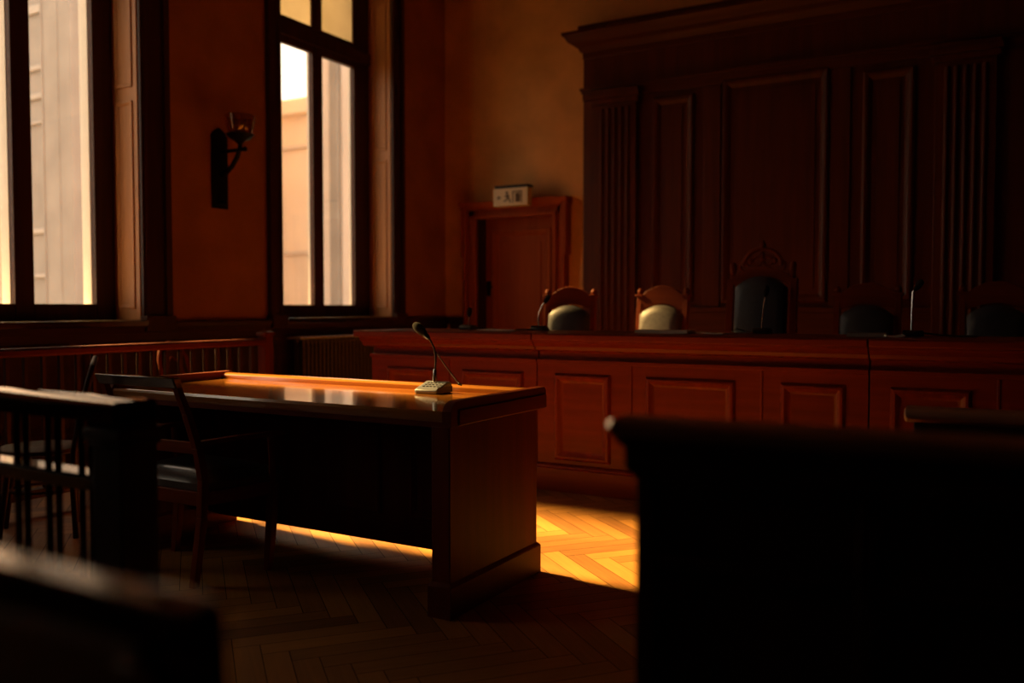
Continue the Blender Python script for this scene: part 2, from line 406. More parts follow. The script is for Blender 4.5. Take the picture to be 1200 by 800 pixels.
# ------------------------------------------------------------------ wall sconce
def sconce():
    s = thing('wall_sconce', (XL, 5.63, 2.08), 'black iron wall lamp with glass cup on the pier between the windows', 'wall lamp')
    p = MB(); p.box(0, .035, -.085, .085, .02, .68); p.box(.035, .05, -.06, .06, .05, .65)
    p.prism([(-.085,.68),(.085,.68),(.05,.72),(0,.75),(-.05,.72)], 'x', 0, .03)
    p.build('back_plate', M['iron'], s, bevel=.004)
    a = MB(); a.tube([(.04,0,.32),(.10,0,.34),(.18,0,.39),(.25,0,.47),(.285,0,.56),(.285,0,.61)], [.026,.024,.022,.022,.02,.02], 10)
    a.build('arm', M['iron'], s)
    MB().tube([(.04,0,.53),(.34,0,.53)], .016, 8).ball((.345,0,.53), .022).build('cross_bar', M['iron'], s)
    MB().box(.03, .075, -.02, .02, .06, .085).ball((.09,0,.072), .018).build('switch', M['iron'], s, bevel=.002)
    MB().lathe([(.02,.575),(.03,.59),(.055,.61),(.10,.635),(.125,.665),(.12,.67),(.02,.66)], (.285,0,0), 24).build('bowl', M['iron'], s)
    g = [(.085,.672),(.105,.69),(.12,.73),(.128,.78),(.135,.83),(.131,.83),(.124,.78),(.116,.73),(.10,.693),(.08,.676)]
    MB().lathe(g, (.285,0,0), 28, cap=False).build('glass_shade', M['cup_glass'], s)
    MB().lathe([(.012,.665),(.014,.70),(.03,.73),(.028,.76),(.008,.78)], (.285,0,0), 14).build('bulb', M['glass'], s)
sconce()

# ------------------------------------------------------------------ radiator under window
def radiator():
    r = thing('radiator', (-6.16, 6.42, 0), 'grey column radiator against the dado under the sconce side window', 'radiator')
    r['label'] = 'dark ribbed radiator with a grey shelf standing under the window nearest the door'
    for k in range(22):
        y = .06+k*.058
        b = MB(); 
        for x in (-.045, .045):
            b.tube([(x,y,.10),(x,y,.14),(x,y,.80),(x,y,.86)], [.016,.021,.021,.018], 8)
        b.tube([(-.045,y,.13),(.045,y,.13)], .022, 8); b.tube([(-.06,y,.855),(.06,y,.855)], .026, 8)
        b.build('section', M['radiator'], r)
    for z in (.86, .13): MB().tube([(0,.0,z),(0,1.34,z)], .016, 8).build('pipe', M['radiator'], r)
    o_ = MB().box(-.10, .085, -.02, 1.42, .885, .905).build('cover_shelf', M['speckled'], r, bevel=.005); o_['label'] = 'grey speckled stone shelf'
    for y in (.08, 1.26):
        MB().box(-.05, .05, y-.015, y+.015, 0, .12).build('foot', M['radiator'], r)
radiator()

# ------------------------------------------------------------------ back wall panelling
def panelling():
    YP = 9.1; cx = -2.155
    g = thing('wall_panelling', (cx, YP, .2), 'tall dark wood wall panelling with fluted pilasters and cornice behind the bench', 'panelling')
    h = 2.141; ext = 7.0
    q = MB(); q.box(-h, ext, 0, .2, 0, 4.0); q.build('back_board', M['panel_z'], g)
    # cornice with return
    prof = [(0,3.86),(.03,3.88),(.05,3.92),(.09,3.95),(.14,3.98),(.16,4.02),(.19,4.05),(.19,4.08),(.05,4.10),(.05,4.17),(0,4.18)]
    c = MB()
    rings = []
    for o, z in prof: rings.append([(-h-o, .2, z), (-h-o, -o, z), (ext, -o, z)])
    vs = [p for r in rings for p in r]; fs = []
    for i in range(len(rings)-1):
        for k in range(2): fs.append((i*3+k, i*3+k+1, (i+1)*3+k+1, (i+1)*3+k))
    c.add(vs, fs); c.build('cornice', M['panel_x'], g)
    f = MB(); f.box(-h-.004, ext, -.02, 0, 3.80, 3.865); f.box(-h-.03, ext, -.05, 0, 3.44, 3.47); f.box(-h-.015, ext, -.035, 0, 3.41, 3.44); f.box(-h, ext, -.03, 0, 3.33, 3.41)
    f.build('frieze', M['panel_x'], g, bevel=.006)
    # plinth band
    MB().box(-h, ext, -.05, 0, 0, .95).box(-h, ext, -.065, 0, .95, 1.0).build('plinth', M['panel_x'], g, bevel=.006)
    for pc in (-1.725, 1.725):
        p = MB(); p.box(pc-.25, pc+.25, -.075, 0, .25, 3.25); p.box(pc-.28, pc+.28, -.10, 0, 0, .25)
        p.box(pc-.28, pc+.28, -.10, 0, 3.25, 3.31); p.box(pc-.30, pc+.30, -.13, 0, 3.31, 3.37); p.box(pc-.285, pc+.285, -.115, 0, 3.37, 3.41)
        po = p.build('pilaster', M['panel_z'], g, bevel=.006)
        for k in range(5):
            x = pc-.155+k*.0775
            rr = [(x+.024*math.cos(math.radians(a)), -.075-.026*math.sin(math.radians(a))) for a in range(0, 181, 30)]
            MB().prism(rr, 'z', .32, 3.20).build('flute', M['panel_z'], po)
    for pc in (-.64, .64):
        MB().box(pc-.09, pc+.09, -.025, 0, 1.0, 3.33).build('stile', M['panel_z'], g, bevel=.006)
    M1 = [(0,0),(0,.03),(.02,.045),(.045,.04),(.07,.012),(.085,0)]
    for x0, x1, z0, z1 in ((-1.30,-.84,1.06,3.27), (.84,1.30,1.06,3.27), (-.53,.53,1.05,3.36), (2.7,3.6,1.06,3.27), (4.0,5.0,1.06,3.27)):
        m = MB().mould(x0, x1, z0, z1, 0, M1)
        m.box(x0+.13, x1-.13, -.012, 0, z0+.13, z1-.13)
        m.build('panel', M['panel_z'], g, bevel=.004)
panelling()

# ------------------------------------------------------------------ judges' bench
YBN = 5.08
def bench(x0, x1, dividers, panels, label, first=False):
    L = x1-x0
    t = thing('judges_bench', (x0, YBN, 0), label, 'bench', "sections of the judges' bench")
    e = .004
    bd = MB(); bd.box(e, L-e, 0, .04, .16, .86); bd.box(e, L-e, .025, .06, .84, .985); bd.box(e, .04, .04, .62, .16, .98); bd.box(L-.04, L-e, .04, .62, .16, .98)
    bd.build('body', M['bench_x'], t, bevel=.002)
    o = .105 if first else 0
    c = MB(); c.prism([(-.085,.99),(-.085,1.022),(-.075,1.032),(.68,1.032),(.68,.985),(-.07,.985)], 'x', e-o, L-e)
    c.build('countertop', M['bench_x'], t, bevel=.003)
    m = MB(); m.prism([(.03,.985),(-.066,.985),(-.066,.972),(-.05,.955),(-.034,.945),(-.028,.925),(-.01,.915),(.03,.91)], 'x', e-o*.6, L-e)
    m.build('crown_moulding', M['bench_x'], t)
    MB().box(e-o*.1, L-e, -.012, .03, .835, .862).build('fillet', M['bench_x'], t, bevel=.004)
    p = MB(); p.box(e-o*.2, L-e, -.03, .05, 0, .15); p.prism([(0,.15),(-.03,.15),(-.036,.165),(-.02,.178),(0,.182)], 'x', e-o*.2, L-e)
    p.build('plinth', M['bench_x'], t, bevel=.004)
    for d in dividers:
        MB().box(d-x0-.007, d-x0+.007, -.007, .01, .182, .835).build('divider', M['bench_z'], t, bevel=.003)
    for a, b_ in panels:
        a -= x0; b_ -= x0
        q = MB().mould(a, b_, .205, .772, 0, [(0,0),(.002,.006),(.014,.021),(.028,.023),(.034,.018),(.050,.004),(.064,.0)])
        q.build('panel', M['bench_z'], t, bevel=.002)
    return t
bench(-4.12, -2.73, [-3.43], [(-3.97,-3.535), (-3.32,-2.83)], 'end section of the red-brown bench, its end nearest the windows', True)
bench(-2.73, -.68, [-2.065, -1.26], [(-2.60,-2.20), (-1.97,-1.41), (-1.155,-.80)], 'middle section of the red-brown bench between its two seams, in front of the tall chair')
bench(-.68, 1.37, [-.065, .62], [(-.575,-.185), (.06,.48), (.74,1.2)], 'dark section of the red-brown bench running past the rounded partition rail')

# ------------------------------------------------------------------ chairs behind the bench
def judge_chair(label):
    """origin on the dais under the seat centre, facing -y"""
    t = thing('judge_chair', (0,0,.2), label, 'chair', "judges' chairs behind the bench")
    W = .225; yb = .24
    for s in (-1, 1):
        p = MB(); p.hull([(s*W-.024,yb-.02,0),(s*W+.024,yb-.02,0),(s*W+.024,yb+.03,0),(s*W-.024,yb+.03,0)],
                         [(s*W-.024,yb-.02,.5),(s*W+.024,yb-.02,.5),(s*W+.024,yb+.03,.5),(s*W-.024,yb+.03,.5)])
        p.hull([(s*W-.024,yb-.02,.5),(s*W+.024,yb-.02,.5),(s*W+.024,yb+.03,.5),(s*W-.024,yb+.03,.5)],
               [(s*W-.022,yb+.05,1.10),(s*W+.022,yb+.05,1.10),(s*W+.022,yb+.095,1.10),(s*W-.022,yb+.095,1.10)])
        p.box(s*W-.036, s*W+.036, yb+.035, yb+.11, 1.095, 1.118)
        p.lathe([(.022,1.118),(.028,1.13),(.026,1.15),(.012,1.165),(.004,1.17)], (s*W,yb+.072,0), 14)
        p.build('back_post', M['chair_z'], t, bevel=.003)
        MB().box(s*W-.022, s*W+.022, -.25, -.205, 0, .64).build('leg', M['chair_z'], t, bevel=.004)
        a = MB(); a.tube([(s*W,-.28,.66),(s*W,-.2,.675),(s*W,0,.67),(s*W,.24,.68)], [.026,.03,.026,.022], 10); a.build('armrest', M['chair_y'], t)
    sf = MB().box(-W-.02, W+.02, -.24, yb, .38, .43).build('seat_frame', M['chair_x'], t, bevel=.004)
    cu = MB().box(-W-.01, W+.01, -.25, yb-.03, .43, .50).build('seat_cushion', M['leather'], t, bevel=.03, seg=4)
    n = 16
    outer = [(-.222+.444*i/n, 1.075+.118*math.sin(PI*i/n)**.75) for i in range(n+1)]
    inner = [(-.222+.444*i/n, .965+.065*math.sin(PI*i/n)**.9) for i in range(n+1)]
    MB().arch_plate(outer, inner, yb+.045, yb+.085).build('crest_rail', M['chair_x'], t, bevel=.004)
    MB().box(-W, W, yb-.005, yb+.03, .52, .58).build('lower_rail', M['chair_x'], t, bevel=.004)
    # padded back, arched top, bulging to the sitter
    pad = MB(); cols = 12
    def ring(y, g, k): 
        pts = [(-.195+g, .56+g)]+[(-.195+g+(.39-2*g)*i/cols, .935-g+.085*math.sin(PI*i/cols)**.8) for i in range(cols+1)]+[(.195-g, .56+g)]
        return [(x, y+.08*(z-.56), z) for x, z in pts]
    a, b_, c, d = ring(yb+.03, 0, 0), ring(yb-.03, 0, 0), ring(yb-.06, .02, 0), ring(yb-.075, .07, 0)
    m = len(a); vs = a+b_+c+d; fs = []
    for r in range(3):
        for i in range(m): fs.append((r*m+i, r*m+(i+1) % m, (r+1)*m+(i+1) % m, (r+1)*m+i))
    fs.append(tuple(range(3*m, 4*m))); fs.append(tuple(range(m-1, -1, -1)))
    pad.add(vs, fs); po = pad.build('back_pad', M['leather'], t)
    return t
jc = judge_chair('first judge chair beside the door, arched crest over dark leather')
jc.location = (-3.56, 7.06, .2); jc.rotation_euler.z = math.radians(8)
def more_chair(x, y, rz, label):
    c = copy_tree(jc); c.location = (x, y, .2); c.rotation_euler.z = rz; c['label'] = label; return c
c2 = more_chair(-2.735, 7.06, math.radians(-7), 'sunlit judge chair turned towards the windows, its leather back catching pale light')
for ch in c2.children:
    if ch.name.startswith('back_pad'):
        ch.data = ch.data.copy(); ch.data.materials[0] = M['sunlit_leather']; ch['label'] = 'leather back in a paler grey that stands for sunlight'
c4 = more_chair(-1.01, 7.06, 0, 'dim judge chair between the tall presiding chair and the upright microphone')
c5 = more_chair(-.12, 7.06, 0, 'darkest judge chair, beyond the upright microphone on the bench')

def presiding_chair():
    t = thing('presiding_chair', (-1.835,7.06,.2), 'tall presiding chair with carved openwork crest above black leather back', 'chair')
    W = .262; yb = .24
    for s in (-1, 1):
        p = MB(); p.box(s*W-.028, s*W+.028, yb-.02, yb+.04, 0, .5)
        p.hull([(s*W-.028,yb-.02,.5),(s*W+.028,yb-.02,.5),(s*W+.028,yb+.04,.5),(s*W-.028,yb+.04,.5)],
               [(s*W-.026,yb+.06,1.24),(s*W+.026,yb+.06,1.24),(s*W+.026,yb+.12,1.24),(s*W-.026,yb+.12,1.24)])
        p.build('back_post', M['chair_z'], t, bevel=.004)
        MB().lathe([(.022,1.24),(.03,1.26),(.02,1.28),(.03,1.31),(.03,1.35),(.02,1.375),(.004,1.38)], (s*(W-.015),yb+.09,0), 14).build('finial', M['chair_z'], t)
        MB().box(s*W-.025, s*W+.025, -.27, -.22, 0, .66).build('leg', M['chair_z'], t, bevel=.004)
        MB().tube([(s*W,-.31,.68),(s*W,-.22,.70),(s*W,0,.69),(s*W,.24,.71)], [.03,.034,.03,.024], 10).build('armrest', M['chair_y'], t)
    MB().box(-W-.02, W+.02, -.26, yb, .40, .46).build('seat_frame', M['chair_x'], t, bevel=.004)
    MB().box(-W, W, -.27, yb-.03, .46, .54).build('seat_cushion', M['leather'], t, bevel=.03, seg=4)
    n = 18
    outer = [(-.262+.524*i/n, 1.235+.10*math.sin(PI*i/n)**.8) for i in range(n+1)]
    inner = [(-.262+.524*i/n, 1.17+.085*math.sin(PI*i/n)**.9) for i in range(n+1)]
    MB().arch_plate(outer, inner, yb+.06, yb+.105).build('crest_rail', M['chair_x'], t, bevel=.004)
    # pierced carved crest: arch of scrolls, central finial, lobes
    k = MB()
    k.tube([(x, yb+.085, z) for x, z in arc(0, 1.345, .155, .145, 0, 180, 16)], [.024-.008*math.sin(PI*i/16) for i in range(17)], 8)
    for s in (-1, 1):
        k.tube([(s*(.155+.03*math.cos(a)), yb+.085, 1.345+.035*math.sin(a)) for a in [PI*1.0-i*.45 for i in range(12)]], [.02-.001*i for i in range(12)], 8)
        k.tube([(s*(.045+.035*math.cos(a)), yb+.085, 1.385+.035*math.sin(a)) for a in [i*.5 for i in range(13)]], .011, 8)
        k.ball((s*.10, yb+.085, 1.385), .03, .8, .6, 1)
    k.ball((0, yb+.085, 1.42), .032, .7, .6, 1.4); k.ball((0, yb+.085, 1.51), .032, .9, .7, 1.2); k.ball((0, yb+.085, 1.548), .014)
    k.build('carved_crest', M['chair_z'], t)
    pad = MB(); cols = 14
    def ring(y, g):
        pts = [(-.212+g, .58+g)]+[(-.212+g+(.424-2*g)*i/cols, 1.165-g+.095*math.sin(PI*i/cols)**.8) for i in range(cols+1)]+[(.212-g, .58+g)]
        return [(x, y+.08*(z-.56), z) for x, z in pts]
    rs = [ring(yb+.03, 0), ring(yb-.03, 0), ring(yb-.06, .02), ring(yb-.075, .07)]; m = len(rs[0]); fs = []
    for r in range(3):
        for i in range(m): fs.append((r*m+i, r*m+(i+1) % m, (r+1)*m+(i+1) % m, (r+1)*m+i))
    fs.append(tuple(range(3*m, 4*m))); fs.append(tuple(range(m-1, -1, -1)))
    pad.add([v for r in rs for v in r], fs); pad.build('back_pad', M['leather'], t)
presiding_chair()

# ------------------------------------------------------------------ things on the bench
ZBT = 1.032
def bench_mic(x, y, pts, label, cable=None):
    t = thing('bench_microphone', (x,y,ZBT), label, 'microphone', 'microphones along the bench')
    MB().prism([(-.05,0),(.05,0),(.05,.012),(.02,.032),(-.03,.036),(-.05,.02)], 'x', -.055, .055).build('base', M['plastic'], t, bevel=.005)
    MB().tube(pts, .0055, 8).build('stem', M['chrome'], t)
    p, q = Vector(pts[-2]), Vector(pts[-1]); d = (q-p).normalized()
    MB().tube([q-d*.005, q+d*.01, q+d*.04, q+d*.06, q+d*.068], [.008,.016,.019,.015,.005], 10).build('head', M['foam'], t)
    if cable: MB().tube(cable, .005, 6).build('cable', M['plastic'], t)
    return t
bench_mic(-3.60, 5.60, [(0,0,.03),(0,0,.07),(.004,0,.10)], 'short stubby microphone on the bench end in front of the door', [(.055,0,.006),(.15,-.02,.006),(.24,0,.006)])
bench_mic(-3.02, 5.66, [(-.005,0,.03),(-.012,0,.08),(-.006,0,.13),(.02,0,.18),(.04,0,.205)], 'curved microphone just left of the first judge chair', [(-.05,.0,.006),(-.1,.03,.006),(-.2,.0,.006)])
bench_mic(-1.415, 5.70, [(0,0,.03),(0,0,.08),(.006,0,.15),(.02,0,.24)], 'slim silver microphone in front of the tall presiding chair', [(-.05,0,.006),(-.12,.03,.012),(-.16,-.02,.03),(-.2,.0,.006)])
bench_mic(-.51, 5.55, [(-.01,0,.03),(-.01,0,.1),(-.008,0,.2),(-.006,0,.255),(.005,0,.27)], 'upright silver microphone beside the darkest judge chair', [(.05,0,.02),(.12,.02,.012),(.22,0,.006),(.33,.02,.006)])
def paper_sheet(x, y, w, d, rz, label, mat='paper', h=.004, nm='paper_sheet', curl=.0):
    o = MB()
    n = 6
    for i in range(n):
        a0, a1 = -w/2+w*i/n, -w/2+w*(i+1)/n
        z0, z1 = curl*(2*a0/w)**2, curl*(2*a1/w)**2
        o.hull([(a0,-d/2,z0),(a0,d/2,z0),(a0,d/2,z0+h),(a0,-d/2,z0+h)], [(a1,-d/2,z1),(a1,d/2,z1),(a1,d/2,z1+h),(a1,-d/2,z1+h)])
    ob = o.build(nm, M[mat]); ob.location = (x,y,ZBT+.0005); ob.rotation_euler.z = rz
    return tag(ob, label, 'papers', 'papers along the bench')
paper_sheet(-3.20, 5.42, .30, .21, .1, 'pale sheet of paper on the bench between two microphones', curl=.006)
paper_sheet(-1.97, 5.42, .34, .24, .12, 'stack of white papers in front of the sunlit chair', h=.018, nm='paper_stack', curl=.004)
paper_sheet(-1.68, 5.50, .24, .18, -.2, 'loose flat paper between the paper stack and the silver microphone', curl=.003)
paper_sheet(-.735, 5.40, .21, .20, .05, 'grey closed folder on the bench beside the upright microphone', 'folder', .02, 'folder')
paper_sheet(-.59, 5.32, .10, .12, .3, 'small crumpled note between the grey folder and upright microphone', 'paper', .008, 'paper_note', .006)

# ------------------------------------------------------------------ desk
def desk():
    t = thing('counsel_desk', (-2.86, 3.13, 0), 'polished wooden desk standing alone in the sunlight with a microphone on top', 'desk')
    x0, x1, y0, y1 = -1.03, 1.0, -.375, .36      # footprint of the ends
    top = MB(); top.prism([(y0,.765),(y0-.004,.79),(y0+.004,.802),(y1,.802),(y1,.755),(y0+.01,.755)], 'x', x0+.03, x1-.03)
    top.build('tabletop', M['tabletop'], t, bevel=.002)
    MB().box(x0+.02, x1-.02, y0+.006, y0+.035, .735, .764).box(x0+.02, x1-.02, y1-.05, y1-.02, .70, .76).build('apron', M['desk_x'], t, bevel=.003)
    MB().prism([(y1-.055,.802),(y1-.05,.822),(y1-.035,.832),(y1+.005,.832),(y1+.015,.82),(y1+.015,.75),(y1,.745),(y1-.055,.755)], 'x', x0, x1).build('back_rail', M['tabletop'], t)
    for s in (-1, 1):
        # side gallery with rounded front corner
        c = [(y0-.006,.742),(y0-.006,.805)]+[(y0+.049-.055*math.cos(math.radians(a)), .785+.055*math.sin(math.radians(a))) for a in range(20, 91, 14)]
        c += [(y1+.02,.84),(y1+.035,.825),(y1+.035,.75),(y1+.02,.742)]
        a, b_ = (x0-.012, x0+.03) if s < 0 else (x1-.03, x1+.012)
        MB().prism(c, 'x', a, b_).build('side_gallery', M['desk_y'], t, bevel=.009, seg=3)
        if s > 0:
            MB().box(x1+.005, x1+.017, y0+.045, y1+.034, .744, .808).build('gallery_moulding', M['desk_y'], t, bevel=.005, seg=3)
        # end pedestal
        a, b_ = (x0, x0+.085) if s < 0 else (x1-.085, x1)
        e = MB().box(a, b_, y0+.002, y1-.03, .135, .742).build('end_panel', M['desk_z'], t, bevel=.004)
        base = MB(); base.box(a-.012, b_+.012, y0-.012, y1-.012, 0, .125); base.hull(
            [(a-.012,y0-.012,.125),(b_+.012,y0-.012,.125),(b_+.012,y1-.012,.125),(a-.012,y1-.012,.125)],
            [(a,y0,.14),(b_,y0,.14),(b_,y1-.03,.14),(a,y1-.03,.14)])
        base.build('base_moulding', M['desk_y'], e, bevel=.003)
    m = MB(); m.box(x0+.085, x1-.085, .21, .235, .062, .745)
    pw = (x1-x0-.17)/3
    for k in range(3):
        q0 = x0+.085+k*pw
        m.mould(q0+.09, q0+pw-.09, .20, .64, .21, [(0,0),(0,.01),(.012,.016),(.03,.004),(.035,0)])
    m.build('modesty_panel', M['desk_z'], t, bevel=.002)
desk()

def desk_mic():
    t = thing('desk_microphone', (-2.335, 3.34, .8025), 'gooseneck microphone with grey wedge base standing on the desk', 'microphone')
    MB().prism([(-.065,0),(-.068,.016),(-.055,.024),(.03,.052),(.055,.05),(.065,.03),(.065,0)], 'x', -.07, .055).build('base', M['mic_grey'], t, bevel=.006, seg=3)
    ks = MB()
    for i in range(5):
        for j in range(3):
            x = -.045+i*.02; y = -.035+j*.02; z = .0275+(y+.045)*.33
            ks.box(x, x+.009, y, y+.009, z-.004, z+.0035)
    ks.build('keypad', M['plastic'], t)
    MB().box(.0552, .058, -.06, .062, .002, .03).build('side_cap', M['plastic'], t, bevel=.001)
    MB().lathe([(.011,.045),(.011,.075),(.009,.10),(.006,.108)], (-.02,.03,0), 14).build('socket', M['chrome'], t)
    pts = [(-.02,.03,.10),(-.016,.03,.14),(-.016,.03,.17),(-.024,.03,.205),(-.04,.03,.235),(-.062,.03,.259)]
    MB().tube(pts, .0045, 8).build('gooseneck', M['plastic'], t)
    MB().tube([(-.052,.03,.249),(-.064,.03,.261),(-.076,.03,.271)], [.008,.012,.011], 12).build('collar', M['plastic'], t)
    MB().tube([(-.073,.03,.268),(-.080,.03,.274),(-.095,.03,.286),(-.112,.03,.299),(-.128,.03,.311),(-.137,.03,.318),(-.141,.03,.321)], [.009,.016,.021,.0225,.020,.013,.004], 16).build('head', M['foam'], t)
    MB().tube([(-.018,.034,.19),(.03,.05,.12),(.085,.07,.045)], .0028, 6).ball((.09,.07,.04), .007).ball((.102,.068,.036), .005).build('cable', M['plastic'], t)
desk_mic()

# ------------------------------------------------------------------ chair at the desk (faces +y)
def desk_chair():
    t = thing('desk_chair', (-3.26, 2.70, 0), 'wooden armchair with black leather seat drawn up to the polished desk', 'chair')
    for s in (-1, 1):
        p = MB(); x = s*.235
        prof = [(0,-.17,.030),(.30,-.14,.036),(.46,-.135,.036),(.60,-.16,.034),(.75,-.205,.03),(.895,-.255,.026)]
        for (z0,ya,d0),(z1,yb_,d1) in zip(prof, prof[1:]):
            xo = lambda z: x + s*.025*math.sin(PI*min(z,.9)/.9)
            p.hull([(xo(z0)-.017,ya-d0/2,z0),(xo(z0)+.017,ya-d0/2,z0),(xo(z0)+.017,ya+d0/2,z0),(xo(z0)-.017,ya+d0/2,z0)],
                   [(xo(z1)-.017,yb_-d1/2,z1),(xo(z1)+.017,yb_-d1/2,z1),(xo(z1)+.017,yb_+d1/2,z1),(xo(z1)-.017,yb_+d1/2,z1)])
        p.build('back_leg', M['chair_z'], t, bevel=.003)
        q = MB(); xf = s*.315
        q.hull([(xf-.016,.165,0),(xf+.016,.165,0),(xf+.016,.195,0),(xf-.016,.195,0)], [(xf-.022,.20,.40),(xf+.022,.20,.40),(xf+.022,.245,.40),(xf-.022,.245,.40)])
        q.build('leg', M['chair_z'], t, bevel=.003)
        q = MB(); q.tube([(xf,.215,.40),(xf+s*.01,.20,.52),(xf+s*.012,.19,.615)], [.018,.015,.014], 8); q.build('arm_support', M['chair_z'], t)
        a = MB(); a.bar((s*.245,-.17,.618), (s*.30,.0,.628), .04, .02); a.bar((s*.30,0,.628), (s*.325,.27,.622), .045, .02)
        a.build('armrest', M['chair_y'], t, bevel=.006, seg=3)
        MB().bar((s*.245,-.13,.375), (s*.305,.20,.375), .022, .06).build('side_rail', M['chair_y'], t, bevel=.003)
    MB().bar((-.30,.215,.375), (.30,.215,.375), .022, .06).build('front_rail', M['chair_x'], t, bevel=.003)
    MB().bar((-.24,-.135,.375), (.24,-.135,.375), .022, .06).build('rear_rail', M['chair_x'], t, bevel=.003)
    MB().hull([(-.255,-.262,.862),(.255,-.262,.862),(.255,-.228,.862),(-.255,-.228,.862)], [(-.255,-.284,.908),(.255,-.284,.908),(.255,-.24,.908),(-.255,-.24,.908)]).build('top_rail', M['rail_gloss'], t, bevel=.005, seg=3)
    MB().bar((-.25,-.165,.60), (.25,-.165,.60), .02, .05).build('back_slat', M['chair_x'], t, bevel=.003)
    c = MB(); n = 10; vs = []; fs = []
    def w_(v): return .235+.10*v
    for lay in (0, 1):
        for a in range(n+1):
            for b_ in range(n+1):
                u, v = 2*a/n-1, b_/n
                e = ((1-abs(u)**4)*(1-abs(2*v-1)**4))
                z = .405 if lay == 0 else .435+.062*e**.6
                vs.append((w_(v)*u, -.12+.395*v, z))
    m1 = (n+1)**2
    for a in range(n):
        for b_ in range(n):
            q = (a*(n+1)+b_, (a+1)*(n+1)+b_, (a+1)*(n+1)+b_+1, a*(n+1)+b_+1)
            fs.append(tuple(m1+k for k in q)); fs.append(tuple(reversed(q)))
    rim = [a*(n+1) for a in range(n+1)]+[n*(n+1)+k for k in range(1, n+1)]+[a*(n+1)+n for a in range(n-1, -1, -1)]+[k for k in range(n-1, 0, -1)]
    for k in range(len(rim)):
        a, b_ = rim[k], rim[(k+1) % len(rim)]; fs.append((a, b_, m1+b_, m1+a))
    c.add(vs, fs); c.build('seat', M['seat_leather'], t)
    return t
desk_chair()

# ------------------------------------------------------------------ bentwood chairs near the window wall
def bentwood(label, loc, rz, mat='chair_z'):
    t = thing('bentwood_chair', loc, label, 'chair', None, rz)
    hoop = [(-.19,-.17,0),(-.185,-.16,.25),(-.18,-.165,.45),(-.185,-.20,.65),(-.17,-.235,.80),(-.12,-.26,.885),(0,-.275,.925)]
    hoop += [(-x,y,z) for x,y,z in hoop[-2::-1]]
    MB().tube(hoop, .0155, 10).build('back_hoop', M[mat], t)
    inn = [(-.12,-.165,.45),(-.115,-.20,.62),(-.08,-.235,.76),(0,-.25,.81)]; inn += [(-x,y,z) for x,y,z in inn[-2::-1]]
    MB().tube(inn, .010, 8).build('inner_hoop', M[mat], t)
    MB().lathe([(.19,.435),(.205,.445),(.205,.462),(.19,.47),(.02,.465)], (0,0,0), 24).build('seat', M['dark_x'], t)
    for s in (-1, 1):
        MB().tube([(s*.15,.13,.44),(s*.16,.15,.25),(s*.19,.18,0)], [.017,.015,.011], 10).build('leg', M[mat], t)
    MB().tube([(.15*math.cos(2*PI*i/20), .15*math.sin(2*PI*i/20)-.01, .24) for i in range(21)], .008, 6).build('hoop_stretcher', M[mat], t)
    return t
bentwood('bentwood chair with arched back half hidden behind the window balustrade', (-5.55, 4.72, 0), math.radians(-75))
bentwood('dark bentwood chair seen edge-on between the desk chair and the window balustrade', (-4.47, 2.75, 0), math.radians(145), 'dark_z')

# ------------------------------------------------------------------ balustrades
def baluster(parent, x, y, z0, z1, w, mat):
    return MB().box(x-w/2, x+w/2, y-w/2, y+w/2, z0, z1).build('baluster', mat, parent, bevel=.002)
def window_balustrade():
    X = -4.9
    t = thing('balustrade', (X, 4.79, 0), 'long reddish wooden balustrade running parallel to the windows behind the desk', 'balustrade')
    MB().prism([(-.035,.918),(.035,.918),(.045,.93),(.045,.955),(.03,.967),(-.03,.967),(-.045,.955),(-.045,.93)], 'y', -3.2, -.03).build('handrail', M['desk_y'], t)
    MB().box(-.03, .03, -3.2, -.03, .10, .15).build('bottom_rail', M['dark_y'], t, bevel=.003)
    n = MB(); n.box(-.04, .04, -.04, .04, 0, .985); n.box(-.05, .05, -.05, .05, .985, 1.01); n.hull([(-.05,-.05,1.01),(.05,-.05,1.01),(.05,.05,1.01),(-.05,.05,1.01)], [(-.02,-.02,1.025),(.02,-.02,1.025),(.02,.02,1.025),(-.02,.02,1.025)])
    n.build('newel_post', M['desk_z'], t, bevel=.003)
    for k in range(29): baluster(t, 0, -.14-k*.107, .15, .918, .024, M['dark_z'])
    MB().box(-.03, .03, -3.2, -3.14, 0, .918).build('end_post', M['bench_z'], t)
window_balustrade()
def near_balustrade():
    Y = 1.225
    t = thing('balustrade', (-1.64, Y, 0), 'black wooden balustrade with glossy handrail in front of the desk chair', 'balustrade')
    MB().prism([(-.060,.957),(.052,.957),(.056,.987),(.045,.999),(-.05,.999),(-.062,.990)], 'x', -2.6, .0).build('handrail', M['rail_gloss'], t)
    MB().prism([(-.034,.797),(.034,.797),(.036,.822),(.026,.83),(-.026,.83),(-.036,.822)], 'x', -2.6, -.09).build('middle_rail', M['rail_gloss'], t)
    MB().box(-2.6, -.09, -.03, .03, .10, .15).build('bottom_rail', M['black_x'], t, bevel=.003)
    n = MB(); n.box(-.095, 0, -.04, .055, 0, .975); n.box(-.112, .012, -.052, .067, .915, .94); n.box(-.102, .006, -.046, .061, .90, .915); n.box(-.115, .015, -.055, .07, 0, .12)
    n.build('newel_post', M['dark_z'], t, bevel=.004)
    for k in range(19):
        for d in (0, .037):
            x = -.155-k*.125-d
            MB().box(x-.0065, x+.0065, -.0065, .0065, .15, .957).build('baluster', M['black_z'], t, bevel=.002)
near_balustrade()

